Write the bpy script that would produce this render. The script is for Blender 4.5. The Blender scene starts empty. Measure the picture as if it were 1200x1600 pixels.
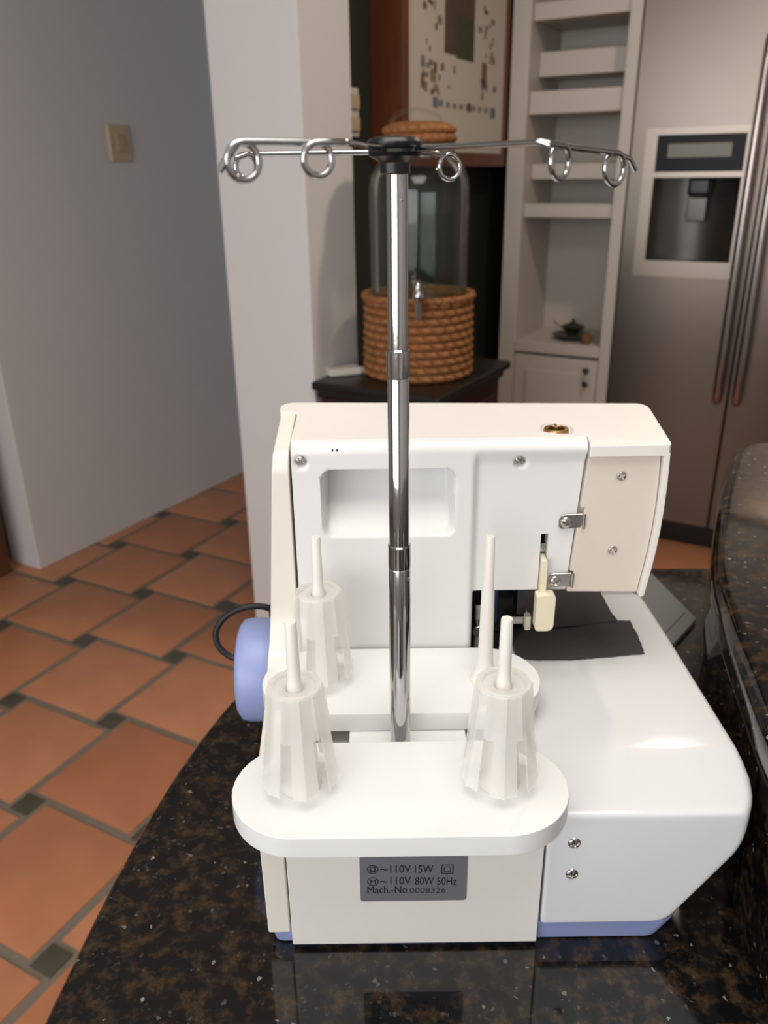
import bpy, bmesh, math, random
from mathutils import Vector, Matrix

# ------------------------------------------------------------------ scene, camera, light
sc = bpy.context.scene
COL = sc.collection
ZC = 0.90                                   # worktop height above the floor
sc.view_settings.view_transform = 'Standard'
sc.view_settings.look = 'None'
sc.view_settings.gamma = 1.0
sc.view_settings.use_curve_mapping = False
sc.view_settings.exposure = 0.15
sc.cycles.use_denoising = True
sc.cycles.max_bounces = 10
sc.cycles.transparent_max_bounces = 16
sc.cycles.sample_clamp_indirect = 6.0

PITCH, ROLL = math.radians(22.84), math.radians(-0.7856)
fw = Vector((0, math.cos(PITCH), -math.sin(PITCH)))
rt0 = Vector((1, 0, 0)); up0 = rt0.cross(fw)
rt = math.cos(ROLL) * rt0 + math.sin(ROLL) * up0
up = -math.sin(ROLL) * rt0 + math.cos(ROLL) * up0
cam_d = bpy.data.cameras.new('camera')
cam = bpy.data.objects.new('camera', cam_d); COL.objects.link(cam)
m = Matrix((rt, up, -fw)).transposed().to_4x4()
m.translation = Vector((0, 0, 0.45 + ZC)); cam.matrix_world = m
cam_d.sensor_fit = 'VERTICAL'; cam_d.sensor_height = 36.0
cam_d.lens = 1256.26 / 1600 * 36.0
cam_d.clip_start = 0.02
cam_d.dof.use_dof = True; cam_d.dof.focus_distance = 0.46; cam_d.dof.aperture_fstop = 11.0
sc.camera = cam

# room axes: n runs away from the camera to the right, s runs right and towards the camera
TH = math.radians(60)
E1 = Vector((math.cos(TH), math.sin(TH), 0)); E2 = Vector((math.sin(TH), -math.cos(TH), 0))
def W(s, n, z): return E2 * s + E1 * n + Vector((0, 0, z))

wd = bpy.data.worlds.new('world'); sc.world = wd; wd.use_nodes = True
wd.node_tree.nodes['Background'].inputs[0].default_value = (0.80, 0.88, 1.0, 1)
wd.node_tree.nodes['Background'].inputs[1].default_value = 1.0

def area(name, loc, direction, sx, sy, power, color):
    l = bpy.data.lights.new(name, 'AREA'); l.shape = 'RECTANGLE'; l.size = sx; l.size_y = sy
    l.energy = power; l.color = color
    o = bpy.data.objects.new(name, l); COL.objects.link(o)
    o.location = loc + Vector((0, 0, ZC))
    o.rotation_euler = Vector(direction).to_track_quat('-Z', 'Y').to_euler()
    return o
area('window_back_offscreen', W(-0.55, -2.205, 0.635), E1, 2.9, 1.5, 43, (1.0, 0.985, 0.96))
area('ceiling_lamp_offscreen', W(-0.05, 0.05, 1.55), (0, 0, -1), 1.1, 1.1, 18, (1.0, 0.96, 0.90))
area('kitchen_ceiling_lamp_offscreen', W(-0.13, 2.0, 1.52), (0, 0, -1), 0.12, 0.12, 9.5, (1.0, 0.84, 0.68))

# ------------------------------------------------------------------ materials
def mat(name, c, rough=0.5, metal=0.0, var=0.0, vscale=20.0, bump=0.0, bscale=200.0, spec=0.5, coat=0.0, trans=0.0, ior=1.45, stretch=None):
    M = bpy.data.materials.new(name); M.use_nodes = True
    nt = M.node_tree; b = nt.nodes['Principled BSDF']
    b.inputs['Base Color'].default_value = (*c, 1); b.inputs['Roughness'].default_value = rough
    b.inputs['Metallic'].default_value = metal; b.inputs['Specular IOR Level'].default_value = spec
    b.inputs['Coat Weight'].default_value = coat; b.inputs['Transmission Weight'].default_value = trans
    b.inputs['IOR'].default_value = ior
    tc = nt.nodes.new('ShaderNodeTexCoord'); mp = nt.nodes.new('ShaderNodeMapping')
    nt.links.new(tc.outputs['Object'], mp.inputs['Vector'])
    if stretch: mp.inputs['Scale'].default_value = stretch
    nz = nt.nodes.new('ShaderNodeTexNoise'); nz.inputs['Scale'].default_value = vscale; nz.inputs['Detail'].default_value = 5
    nt.links.new(mp.outputs[0], nz.inputs['Vector'])
    mx = nt.nodes.new('ShaderNodeMix'); mx.data_type = 'RGBA'
    mx.inputs[6].default_value = (*[max(0, v * (1 - var)) for v in c], 1)
    mx.inputs[7].default_value = (*[min(1, v * (1 + var)) for v in c], 1)
    nt.links.new(nz.outputs[0], mx.inputs[0]); nt.links.new(mx.outputs[2], b.inputs['Base Color'])
    if bump:
        nb = nt.nodes.new('ShaderNodeTexNoise'); nb.inputs['Scale'].default_value = bscale; nb.inputs['Detail'].default_value = 4
        nt.links.new(mp.outputs[0], nb.inputs['Vector'])
        bp = nt.nodes.new('ShaderNodeBump'); bp.inputs['Strength'].default_value = bump; bp.inputs['Distance'].default_value = 0.002
        nt.links.new(nb.outputs[0], bp.inputs['Height']); nt.links.new(bp.outputs[0], b.inputs['Normal'])
    return M

def granite(name):
    M = mat(name, (0.010, 0.010, 0.010), 0.06, ior=1.62)
    nt = M.node_tree; b = nt.nodes['Principled BSDF']
    tc = nt.nodes.new('ShaderNodeTexCoord')
    def ramp(src, a, c2, ca, cb):
        r = nt.nodes.new('ShaderNodeValToRGB'); r.color_ramp.elements[0].position = a; r.color_ramp.elements[1].position = c2
        r.color_ramp.elements[0].color = (*ca, 1); r.color_ramp.elements[1].color = (*cb, 1)
        nt.links.new(src, r.inputs[0]); return r
    n1 = nt.nodes.new('ShaderNodeTexNoise'); n1.inputs['Scale'].default_value = 75; n1.inputs['Detail'].default_value = 8; n1.inputs['Roughness'].default_value = 0.7
    v1 = nt.nodes.new('ShaderNodeTexVoronoi'); v1.inputs['Scale'].default_value = 190; v1.inputs['Randomness'].default_value = 1.0
    v2 = nt.nodes.new('ShaderNodeTexVoronoi'); v2.inputs['Scale'].default_value = 420
    n2 = nt.nodes.new('ShaderNodeTexNoise'); n2.inputs['Scale'].default_value = 260; n2.inputs['Detail'].default_value = 3
    for k in (n1, v1, v2, n2): nt.links.new(tc.outputs['Object'], k.inputs['Vector'])
    base = ramp(n1.outputs[0], 0.48, 0.76, (0.0045, 0.0045, 0.005), (0.085, 0.048, 0.021))
    sep = nt.nodes.new('ShaderNodeSeparateColor'); nt.links.new(v1.outputs['Color'], sep.inputs[0])
    f1 = ramp(sep.outputs[0], 0.84, 0.98, (0, 0, 0), (0.075, 0.07, 0.065))
    f1m = ramp(n2.outputs[0], 0.55, 0.70, (0, 0, 0), (1, 1, 1))
    mul = nt.nodes.new('ShaderNodeMix'); mul.data_type = 'RGBA'; mul.blend_type = 'MULTIPLY'; mul.inputs[0].default_value = 1
    nt.links.new(f1.outputs[0], mul.inputs[6]); nt.links.new(f1m.outputs[0], mul.inputs[7])
    add = nt.nodes.new('ShaderNodeMix'); add.data_type = 'RGBA'; add.blend_type = 'ADD'; add.inputs[0].default_value = 1
    nt.links.new(base.outputs[0], add.inputs[6]); nt.links.new(mul.outputs[2], add.inputs[7])
    sep2 = nt.nodes.new('ShaderNodeSeparateColor'); nt.links.new(v2.outputs['Color'], sep2.inputs[0])
    f2 = ramp(sep2.outputs[1], 0.994, 0.999, (0, 0, 0), (0.22, 0.21, 0.19))
    add2 = nt.nodes.new('ShaderNodeMix'); add2.data_type = 'RGBA'; add2.blend_type = 'ADD'; add2.inputs[0].default_value = 1
    nt.links.new(add.outputs[2], add2.inputs[6]); nt.links.new(f2.outputs[0], add2.inputs[7])
    nt.links.new(add2.outputs[2], b.inputs['Base Color'])
    b.inputs['Specular IOR Level'].default_value = 0.5
    return M

def milky(name):
    M = bpy.data.materials.new(name); M.use_nodes = True; nt = M.node_tree
    for n in list(nt.nodes): nt.nodes.remove(n)
    out = nt.nodes.new('ShaderNodeOutputMaterial')
    tr = nt.nodes.new('ShaderNodeBsdfTransparent'); tr.inputs[0].default_value = (0.99, 0.985, 0.975, 1)
    tl = nt.nodes.new('ShaderNodeBsdfTranslucent'); tl.inputs[0].default_value = (0.99, 0.985, 0.975, 1)
    pb = nt.nodes.new('ShaderNodeBsdfPrincipled'); pb.inputs['Base Color'].default_value = (0.95, 0.945, 0.93, 1); pb.inputs['Roughness'].default_value = 0.28
    nz = nt.nodes.new('ShaderNodeTexNoise'); nz.inputs['Scale'].default_value = 90
    mr = nt.nodes.new('ShaderNodeMapRange'); mr.inputs[3].default_value = 0.55; mr.inputs[4].default_value = 0.60
    nt.links.new(nz.outputs[0], mr.inputs[0])
    m1 = nt.nodes.new('ShaderNodeMixShader'); m1.inputs[0].default_value = 0.55
    nt.links.new(tl.outputs[0], m1.inputs[1]); nt.links.new(pb.outputs[0], m1.inputs[2])
    m2 = nt.nodes.new('ShaderNodeMixShader'); nt.links.new(mr.outputs[0], m2.inputs[0])
    nt.links.new(m1.outputs[0], m2.inputs[1]); nt.links.new(tr.outputs[0], m2.inputs[2])
    nt.links.new(m2.outputs[0], out.inputs[0])
    return M

def clear(name, c, lo, hi, rough=0.05, body=None):
    """thin clear wall: see-through with a gloss that grows towards grazing view; body adds a little haze"""
    M = bpy.data.materials.new(name); M.use_nodes = True; nt = M.node_tree
    for n in list(nt.nodes): nt.nodes.remove(n)
    out = nt.nodes.new('ShaderNodeOutputMaterial')
    tr = nt.nodes.new('ShaderNodeBsdfTransparent'); tr.inputs[0].default_value = (*c, 1)
    gl = nt.nodes.new('ShaderNodeBsdfGlossy'); gl.inputs[0].default_value = (1, 1, 1, 1); gl.inputs['Roughness'].default_value = rough
    nz = nt.nodes.new('ShaderNodeTexNoise'); nz.inputs['Scale'].default_value = 9
    bp = nt.nodes.new('ShaderNodeBump'); bp.inputs['Strength'].default_value = 0.03; nt.links.new(nz.outputs[0], bp.inputs['Height'])
    nt.links.new(bp.outputs[0], gl.inputs['Normal'])
    lw = nt.nodes.new('ShaderNodeLayerWeight'); lw.inputs[0].default_value = 0.12
    mr = nt.nodes.new('ShaderNodeMapRange'); mr.inputs[3].default_value = lo; mr.inputs[4].default_value = hi
    nt.links.new(lw.outputs['Fresnel'], mr.inputs[0])
    m2 = nt.nodes.new('ShaderNodeMixShader'); nt.links.new(mr.outputs[0], m2.inputs[0])
    nt.links.new(tr.outputs[0], m2.inputs[1]); nt.links.new(gl.outputs[0], m2.inputs[2])
    last = m2
    if body:
        df = nt.nodes.new('ShaderNodeBsdfDiffuse'); df.inputs[0].default_value = (*body[0], 1)
        last = nt.nodes.new('ShaderNodeMixShader'); last.inputs[0].default_value = body[1]
        nt.links.new(m2.outputs[0], last.inputs[1]); nt.links.new(df.outputs[0], last.inputs[2])
    nt.links.new(last.outputs[0], out.inputs[0])
    return M

M = {
 'white': mat('white_plastic', (0.74, 0.735, 0.725), 0.30, var=0.012, vscale=30, bump=0.04, bscale=900),
 'gloss': mat('white_gloss_plastic', (0.70, 0.705, 0.715), 0.13, var=0.01, vscale=25, bump=0.015, bscale=500),
 'tray': mat('white_tray_plastic', (0.79, 0.79, 0.78), 0.28, var=0.01, vscale=30, bump=0.03, bscale=900),
 'cream': mat('cream_plastic', (0.76, 0.715, 0.64), 0.34, var=0.02, vscale=25, bump=0.04, bscale=900),
 'topcream': mat('pale_cream_plastic', (0.76, 0.73, 0.685), 0.34, var=0.015, vscale=25, bump=0.04, bscale=900),
 'beige': mat('beige_plastic', (0.68, 0.60, 0.52), 0.36, var=0.02, vscale=25, bump=0.04, bscale=900),
 'blue': mat('blue_plastic', (0.26, 0.31, 0.55), 0.38, var=0.03, vscale=30, bump=0.04, bscale=900),
 'chrome': mat('chrome', (0.50, 0.50, 0.505), 0.09, 1.0, var=0.03, vscale=60, bump=0.01, bscale=300),
 'steel': mat('zinc_steel', (0.52, 0.50, 0.47), 0.30, 1.0, var=0.08, vscale=200),
 'darksteel': mat('dark_steel', (0.05, 0.05, 0.055), 0.4, 0.8, var=0.1, vscale=100),
 'brass': mat('brass', (0.70, 0.42, 0.18), 0.28, 1.0, var=0.05, vscale=150),
 'black': mat('black_plastic', (0.008, 0.008, 0.009), 0.30, var=0.2, vscale=60),
 'rubber': mat('black_rubber', (0.010, 0.010, 0.011), 0.5, var=0.2, vscale=60),
 'navy': mat('navy_part', (0.02, 0.03, 0.10), 0.5, var=0.2, vscale=60),
 'pin': mat('ivory_pin', (0.78, 0.75, 0.70), 0.35, var=0.015, vscale=60),
 'lever': mat('yellowed_ivory', (0.80, 0.72, 0.54), 0.4, var=0.03, vscale=80),
 'milky': milky('milky_translucent_plastic'),
 'fabric': mat('charcoal_cloth', (0.075, 0.068, 0.067), 0.9, var=0.25, vscale=900, bump=0.5, bscale=1500, spec=0.1),
 'label': mat('grey_label', (0.19, 0.19, 0.215), 0.42, 0.2, var=0.05, vscale=80),
 'ink': mat('black_ink', (0.008, 0.008, 0.010), 0.6, var=0.1),
 'ink2': mat('faded_ink', (0.045, 0.045, 0.055), 0.6, var=0.1),
 'granite': granite('black_granite'),
 'terra': mat('terracotta', (0.50, 0.205, 0.10), 0.42, var=0.24, vscale=7, bump=0.12, bscale=60),
 'terra2': mat('terracotta_pale', (0.53, 0.225, 0.115), 0.42, var=0.22, vscale=9, bump=0.12, bscale=60),
 'terra3': mat('terracotta_deep', (0.46, 0.18, 0.09), 0.42, var=0.24, vscale=6, bump=0.12, bscale=60),
 'slate': mat('grey_inset_tile', (0.085, 0.072, 0.052), 0.4, var=0.2, vscale=30, bump=0.1, bscale=120),
 'grout': mat('grout', (0.20, 0.165, 0.125), 0.8, var=0.2, vscale=60, bump=0.2, bscale=400),
 'wall': mat('white_wall_paint', (0.69, 0.665, 0.655), 0.65, var=0.03, vscale=2.5, bump=0.05, bscale=90),
 'green': mat('dark_green_paint', (0.020, 0.026, 0.018), 0.55, var=0.1, vscale=3, bump=0.05, bscale=90),
 'ceil': mat('ceiling_paint', (0.72, 0.70, 0.67), 0.8, var=0.02, vscale=3),
 'cab': mat('white_cabinet_paint', (0.56, 0.51, 0.465), 0.45, var=0.02, vscale=4),
 'stainless': mat('brushed_stainless', (0.235, 0.195, 0.168), 0.30, 0.9, var=0.04, vscale=6, stretch=(1, 1, 60), bump=0.02, bscale=40),
 'trim': mat('satin_trim', (0.36, 0.305, 0.26), 0.32, 0.7, var=0.03, vscale=10),
 'handle': mat('handle_steel', (0.50, 0.44, 0.42), 0.22, 1.0, var=0.04, vscale=10),
 'recess': mat('dispenser_recess', (0.10, 0.095, 0.09), 0.32, 0.8, var=0.05, vscale=8),
 'panel': mat('black_glass_panel', (0.005, 0.006, 0.008), 0.35, var=0.1, spec=0.2),
 'lcd': mat('lcd', (0.16, 0.155, 0.12), 0.3, var=0.08, vscale=12),
 'redwood': mat('red_brown_wood', (0.125, 0.034, 0.012), 0.4, var=0.35, vscale=9, stretch=(6, 6, 0.7)),
 'darkwood': mat('dark_brown_wood', (0.010, 0.007, 0.006), 0.38, var=0.3, vscale=14, stretch=(1, 6, 6)),
 'darkwood2': mat('dark_red_brown_wood', (0.030, 0.009, 0.006), 0.45, var=0.3, vscale=14, stretch=(1, 6, 1)),
 'wood': mat('brown_wood', (0.115, 0.048, 0.014), 0.45, var=0.4, vscale=7, stretch=(6, 6, 0.6)),
 'paper': mat('poster_paper', (0.56, 0.50, 0.425), 0.7, var=0.03, vscale=5),
 'wicker': mat('wicker', (0.27, 0.108, 0.034), 0.55, var=0.6, vscale=45, bump=0.3, bscale=160),
 'glass': clear('clear_glass', (0.93, 0.95, 0.94), 0.02, 0.75),
 'water': clear('water', (0.92, 0.94, 0.92), 0.0, 0.15),
 'greyclear': clear('smoky_clear_plastic', (0.75, 0.76, 0.76), 0.05, 0.5, 0.25, ((0.36, 0.36, 0.345), 0.5)),
 'ivory': mat('ivory_switch', (0.56, 0.44, 0.29), 0.45, var=0.03, vscale=20),
 'ivory2': mat('ivory_rocker', (0.50, 0.37, 0.22), 0.4, var=0.03, vscale=20),
 'offwhite': mat('off_white_plastic', (0.66, 0.63, 0.55), 0.45, var=0.03, vscale=20),
 'dish': mat('pewter_glaze', (0.045, 0.045, 0.042), 0.35, var=0.3, vscale=40),
 'leaf': mat('dark_green_glaze', (0.030, 0.036, 0.018), 0.4, var=0.4, vscale=40),
 'tan': mat('tan_clay', (0.20, 0.10, 0.045), 0.6, var=0.2, vscale=40),
 'p_brown': mat('print_brown', (0.10, 0.060, 0.042), 0.7, var=0.3, vscale=30),
 'p_green': mat('print_green', (0.055, 0.065, 0.030), 0.7, var=0.3, vscale=30),
 'p_blue': mat('print_blue', (0.14, 0.17, 0.21), 0.7, var=0.3, vscale=30),
 'p_red': mat('print_red', (0.22, 0.10, 0.08), 0.7, var=0.3, vscale=30),
 'p_ochre': mat('print_ochre', (0.24, 0.17, 0.09), 0.7, var=0.3, vscale=30),
 'p_grey': mat('print_grey', (0.22, 0.19, 0.16), 0.7, var=0.3, vscale=30),
}

# ------------------------------------------------------------------ mesh helpers
ORG = {}
def new(): return bmesh.new()
def box(bm, x0, x1, y0, y1, z0, z1):
    v = [bm.verts.new(p) for p in ((x0,y0,z0),(x1,y0,z0),(x1,y1,z0),(x0,y1,z0),(x0,y0,z1),(x1,y0,z1),(x1,y1,z1),(x0,y1,z1))]
    for f in ((0,3,2,1),(4,5,6,7),(0,1,5,4),(1,2,6,5),(2,3,7,6),(3,0,4,7)): bm.faces.new([v[i] for i in f])
    return v
def rbox(bm, s0, s1, n0, n1, z0, z1):
    for v in box(bm, s0, s1, n0, n1, z0, z1): v.co = W(*v.co)
def prism(bm, pts, axis, a, b):
    def P(p, t): return {'x': (t, p[0], p[1]), 'y': (p[0], t, p[1]), 'z': (p[0], p[1], t)}[axis]
    A = [bm.verts.new(P(p, a)) for p in pts]; Bv = [bm.verts.new(P(p, b)) for p in pts]; n = len(pts)
    bm.faces.new(A); bm.faces.new(Bv[::-1])
    for i in range(n): bm.faces.new((A[i], A[(i+1) % n], Bv[(i+1) % n], Bv[i]))
    return A, Bv
def arc(cx, cy, r, a0, a1, n):
    return [(cx + r*math.cos(math.radians(a0 + (a1-a0)*i/n)), cy + r*math.sin(math.radians(a0 + (a1-a0)*i/n))) for i in range(n+1)]
def rounded(pts, rad, seg=4):
    out = []; n = len(pts)
    for i in range(n):
        r = rad[i] if isinstance(rad, (list, tuple)) else rad
        p = Vector(pts[i]).to_2d(); a = (Vector(pts[i-1]).to_2d() - p); b = (Vector(pts[(i+1) % n]).to_2d() - p)
        t = min(r, a.length*0.45, b.length*0.45); A = p + a.normalized()*t; C = p + b.normalized()*t
        for k in range(seg+1):
            u = k/seg; q = A*(1-u)**2 + p*2*u*(1-u) + C*u**2; out.append((q.x, q.y))
    return out
def rrect(x0, x1, y0, y1, r, seg=5): return rounded([(x0,y0),(x1,y0),(x1,y1),(x0,y1)], r, seg)
def lathe(bm, prof, c=(0,0,0), seg=32, axis='z', close=False):
    rings = []
    for r, h in prof:
        ring = []
        for i in range(seg):
            a = 2*math.pi*i/seg; u, v = r*math.cos(a), r*math.sin(a)
            p = {'z': (u, v, h), 'x': (h, u, v), 'y': (u, h, v)}[axis]
            ring.append(bm.verts.new((c[0]+p[0], c[1]+p[1], c[2]+p[2])))
        rings.append(ring)
    for a, b in zip(rings, rings[1:]):
        for i in range(seg): bm.faces.new((a[i], a[(i+1) % seg], b[(i+1) % seg], b[i]))
    if close: bm.faces.new(rings[0][::-1]); bm.faces.new(rings[-1])
    return rings
def cyl(bm, c, r, h0, h1, seg=24, axis='z', ch=0.0):
    pr = [(r-ch, h0), (r, h0+ch), (r, h1-ch), (r-ch, h1)] if ch else [(r, h0), (r, h1)]
    return lathe(bm, pr, c, seg, axis, True)
def tube(bm, path, r, seg=10):
    P = [Vector(p) for p in path]; T = []
    for i in range(len(P)):
        T.append((P[min(i+1, len(P)-1)] - P[max(i-1, 0)]).normalized())
    nrm = T[0].orthogonal().normalized(); rings = []
    for i, p in enumerate(P):
        nrm = (nrm - T[i]*nrm.dot(T[i])); nrm.normalize(); bn = T[i].cross(nrm)
        rr = r[i] if isinstance(r, list) else r
        rings.append([bm.verts.new(p + nrm*rr*math.cos(2*math.pi*k/seg) + bn*rr*math.sin(2*math.pi*k/seg)) for k in range(seg)])
    for a, b in zip(rings, rings[1:]):
        for k in range(seg): bm.faces.new((a[k], a[(k+1) % seg], b[(k+1) % seg], b[k]))
    bm.faces.new(rings[0][::-1]); bm.faces.new(rings[-1])
def smoothpath(pts, n=8):
    P = [Vector(p) for p in pts]; out = []
    for i in range(len(P)-1):
        p0, p1, p2, p3 = P[max(i-1,0)], P[i], P[i+1], P[min(i+2, len(P)-1)]
        for k in range(n):
            t = k/n
            out.append(0.5*((2*p1) + (p2-p0)*t + (2*p0-5*p1+4*p2-p3)*t*t + (3*p1-p0-3*p2+p3)*t**3))
    out.append(P[-1]); return out
def finish(name, bm, m, parent=None, bevel=0.0, seg=2, smooth=True, angle=38, org=None, fix=True):
    if fix: bmesh.ops.recalc_face_normals(bm, faces=bm.faces)
    if bevel:
        es = [e for e in bm.edges if len(e.link_faces) == 2 and e.calc_face_angle(0) > math.radians(28)]
        bmesh.ops.bevel(bm, geom=es, offset=bevel, segments=seg, profile=0.5, affect='EDGES', clamp_overlap=True)
    o_ = Vector(org) if org is not None else (ORG[parent.name] if parent else Vector((0,0,0)))
    for v in bm.verts: v.co -= o_
    me = bpy.data.meshes.new(name); bm.to_mesh(me); bm.free()
    if smooth:
        me.shade_smooth(); me.set_sharp_from_angle(angle=math.radians(angle))
    for k in (m if isinstance(m, list) else [m]): me.materials.append(M[k] if isinstance(k, str) else k)
    o = bpy.data.objects.new(name, me); COL.objects.link(o)
    if parent: o.parent = parent
    else: o.location = o_
    if bevel:
        wn = o.modifiers.new('weighted_normal', 'WEIGHTED_NORMAL'); wn.keep_sharp = True; wn.weight = 80
    ORG[o.name] = o_
    return o
def tag(o, label=None, cat=None, group=None, kind=None):
    if label: o['label'] = label
    if cat: o['category'] = cat
    if group: o['group'] = group
    if kind: o['kind'] = kind
    return o
def thing(name, loc, label, cat, group=None):
    o = bpy.data.objects.new(name, None); COL.objects.link(o); o.location = Vector(loc); o.empty_display_size = 0.05
    ORG[o.name] = Vector(loc); return tag(o, label, cat, group)
def struct(name, bm, m, bevel=0.0, parent=None, **k):
    o = finish(name, bm, m, parent, bevel, **k)
    if not parent: o['kind'] = 'structure'
    return o
def ss(a, b, x):
    t = max(0.0, min(1.0, (x-a)/(b-a))); return t*t*(3-2*t)

# ------------------------------------------------------------------ the room
FZ, CZ = -0.90, 1.60
bm = new(); rbox(bm, -3.9, 1.9, -2.3, 5.6, FZ-0.06, FZ-0.004); floor = struct('floor', bm, 'grout', smooth=False)
# terracotta squares with small grey insets between them (pinwheel layout)
PHI = math.radians(10.0); L = 0.3249; A_ = L*math.cos(PHI); B_ = L*math.sin(PHI); G_ = 0.022
TA = math.radians(72.13) - PHI
X_ = Vector((math.cos(TA), math.sin(TA), 0)); Y_ = Vector((-math.sin(TA), math.cos(TA), 0))
def tile_mesh(name, size, m, bev):
    bm = new(); box(bm, 0, size, 0, size, -0.016, 0.0)
    bmesh.ops.recalc_face_normals(bm, faces=bm.faces)
    es = [e for e in bm.edges if all(v.co.z > -0.001 for v in e.verts)]
    bmesh.ops.bevel(bm, geom=es, offset=bev, segments=2, profile=0.5, affect='EDGES')
    for v in bm.verts: v.co = X_*v.co.x + Y_*v.co.y + Vector((0, 0, v.co.z))
    me = bpy.data.meshes.new(name); bm.to_mesh(me); bm.free(); me.materials.append(M[m]); me.shade_smooth(); me.set_sharp_from_angle(angle=0.6); return me
bigs = [tile_mesh('floor_tile', A_-G_, t, 0.004) for t in ('terra', 'terra2', 'terra3')]
small = tile_mesh('inset_tile', B_-G_*0.1, 'slate', 0.002)
t0 = Vector((-0.9544, 2.1938, 0)) - X_*(A_+B_/2) - Y_*(B_/2)
random.seed(4)
for i in range(-6, 7):
    for j in range(-4, 13):
        o0 = t0 + (X_*A_ + Y_*B_)*i + (X_*B_ - Y_*A_)*j
        c = o0 + X_*A_/2 + Y_*A_/2
        s, n = c.dot(E2), c.dot(E1)
        if not (-3.0 < s < 0.9 and 0.2 < n < 4.6): continue
        if s < -2.62 or (n > 3.05 and s > -1.2) or (n < 0.9 and s > 0.3): continue
        if c.x > -0.1 and c.y < 0.9: continue
        o = bpy.data.objects.new('floor_tile', random.choice(bigs)); COL.objects.link(o); o.parent = floor
        o.location = o0 + X_*G_/2 + Y_*G_/2 + Vector((0, 0, FZ + random.uniform(-0.0008, 0.0008)))
        o = bpy.data.objects.new('inset_tile', small); COL.objects.link(o); o.parent = floor
        o.location = o0 + X_*(A_+G_*0.05) + Y_*G_*0.05 + Vector((0, 0, FZ))

bm = new(); rbox(bm, -3.9, 1.9, -2.3, 5.6, CZ, CZ+0.1); struct('ceiling', bm, 'ceil', smooth=False)
bm = new(); rbox(bm, -2.62, -2.46, 1.687, 5.5, FZ, CZ); struct('wall_left', bm, 'wall', bevel=0.006)
bm = new(); rbox(bm, -1.47, -1.20, 1.72, 1.945, FZ, CZ); struct('wall_pillar', bm, 'wall', bevel=0.006)
bm = new(); rbox(bm, -1.47, -1.31, 1.946, 3.78, FZ, CZ); struct('wall_green', bm, 'green', smooth=False)
bm = new(); rbox(bm, -1.309, 1.9, 3.70, 3.82, FZ, CZ); struct('wall_kitchen', bm, 'wall', smooth=False)
bm = new(); rbox(bm, -3.8, -1.47, 5.5, 5.6, FZ, CZ); struct('wall_hall_end', bm, 'wall', smooth=False)
bm = new(); rbox(bm, -3.9, -3.8, -2.2, 5.5, FZ, CZ); struct('wall_hall_side', bm, 'wall', smooth=False)
bm = new(); rbox(bm, 1.8, 1.9, -2.2, 3.70, FZ, CZ); struct('wall_right', bm, 'wall', smooth=False)
bm = new()                                   # wall behind the viewer with the wide window opening
rbox(bm, -3.8, -2.05, -2.3, -2.2, FZ, CZ); rbox(bm, 0.95, 1.8, -2.3, -2.2, FZ, CZ)
rbox(bm, -2.05, 0.95, -2.3, -2.2, FZ, -0.15); rbox(bm, -2.05, 0.95, -2.3, -2.2, 1.42, CZ)
struct('wall_back', bm, 'wall', smooth=False)
bm = new(); rbox(bm, -2.05, 0.95, -2.29, -2.21, -0.15, -0.09); rbox(bm, -2.05, 0.95, -2.29, -2.21, 1.36, 1.42)
for s in (-2.05, -1.07, -0.09, 0.89): rbox(bm, s, s+0.06, -2.285, -2.215, -0.09, 1.36)
struct('window_1', bm, 'cab', smooth=False)

# light switch on the left wall
t = thing('light_switch', W(-2.46, 2.342, 0.503), 'ivory light switch plate on the grey-lit wall beside the hallway', 'light switch')
bm = new(); rbox(bm, -2.4595, -2.448, 2.292, 2.392, 0.503, 0.626); finish('switch_plate', bm, 'ivory', t, 0.004, 3)
bm = new(); rbox(bm, -2.448, -2.442, 2.322, 2.362, 0.535, 0.595); finish('rocker', bm, 'ivory2', t, 0.002)
t = thing('wall_socket', W(-1.31, 2.10, 0.545), 'ivory socket plate on the green wall just behind the white pillar', 'socket')
bm = new(); rbox(bm, -1.3095, -1.297, 2.055, 2.138, 0.545, 0.668); finish('socket_plate', bm, 'offwhite', t, 0.003, 2)
for z in (0.577, 0.632):
    bm = new(); rbox(bm, -1.297, -1.288, 2.075, 2.130, z-0.018, z+0.018); finish('socket_outlet', bm, 'ivory', t, 0.003)

# wooden cupboard beyond the end of the left wall
t = thing('wooden_cupboard', W(-2.80, 1.45, FZ), 'tall brown wooden cupboard by the corner of the hallway wall', 'cupboard')
bm = new(); rbox(bm, -3.20, -2.535, 1.30, 1.628, FZ, 0.9); finish('cupboard_body', bm, 'wood', t, 0.012, 2)
bm = new(); rbox(bm, -2.535, -2.520, 1.33, 1.60, FZ+0.08, 0.86); d = finish('cupboard_door', bm, 'wood', t, 0.006)
bm = new(); lathe(bm, [(0.001,0),(0.012,0.004),(0.014,0.014),(0.001,0.022)], (0,0,0), 12)
for v in bm.verts: v.co = W(-2.520 + v.co.z, 1.58 + v.co.x, -0.05 + v.co.y)
finish('knob', bm, 'steel', d)

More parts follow.
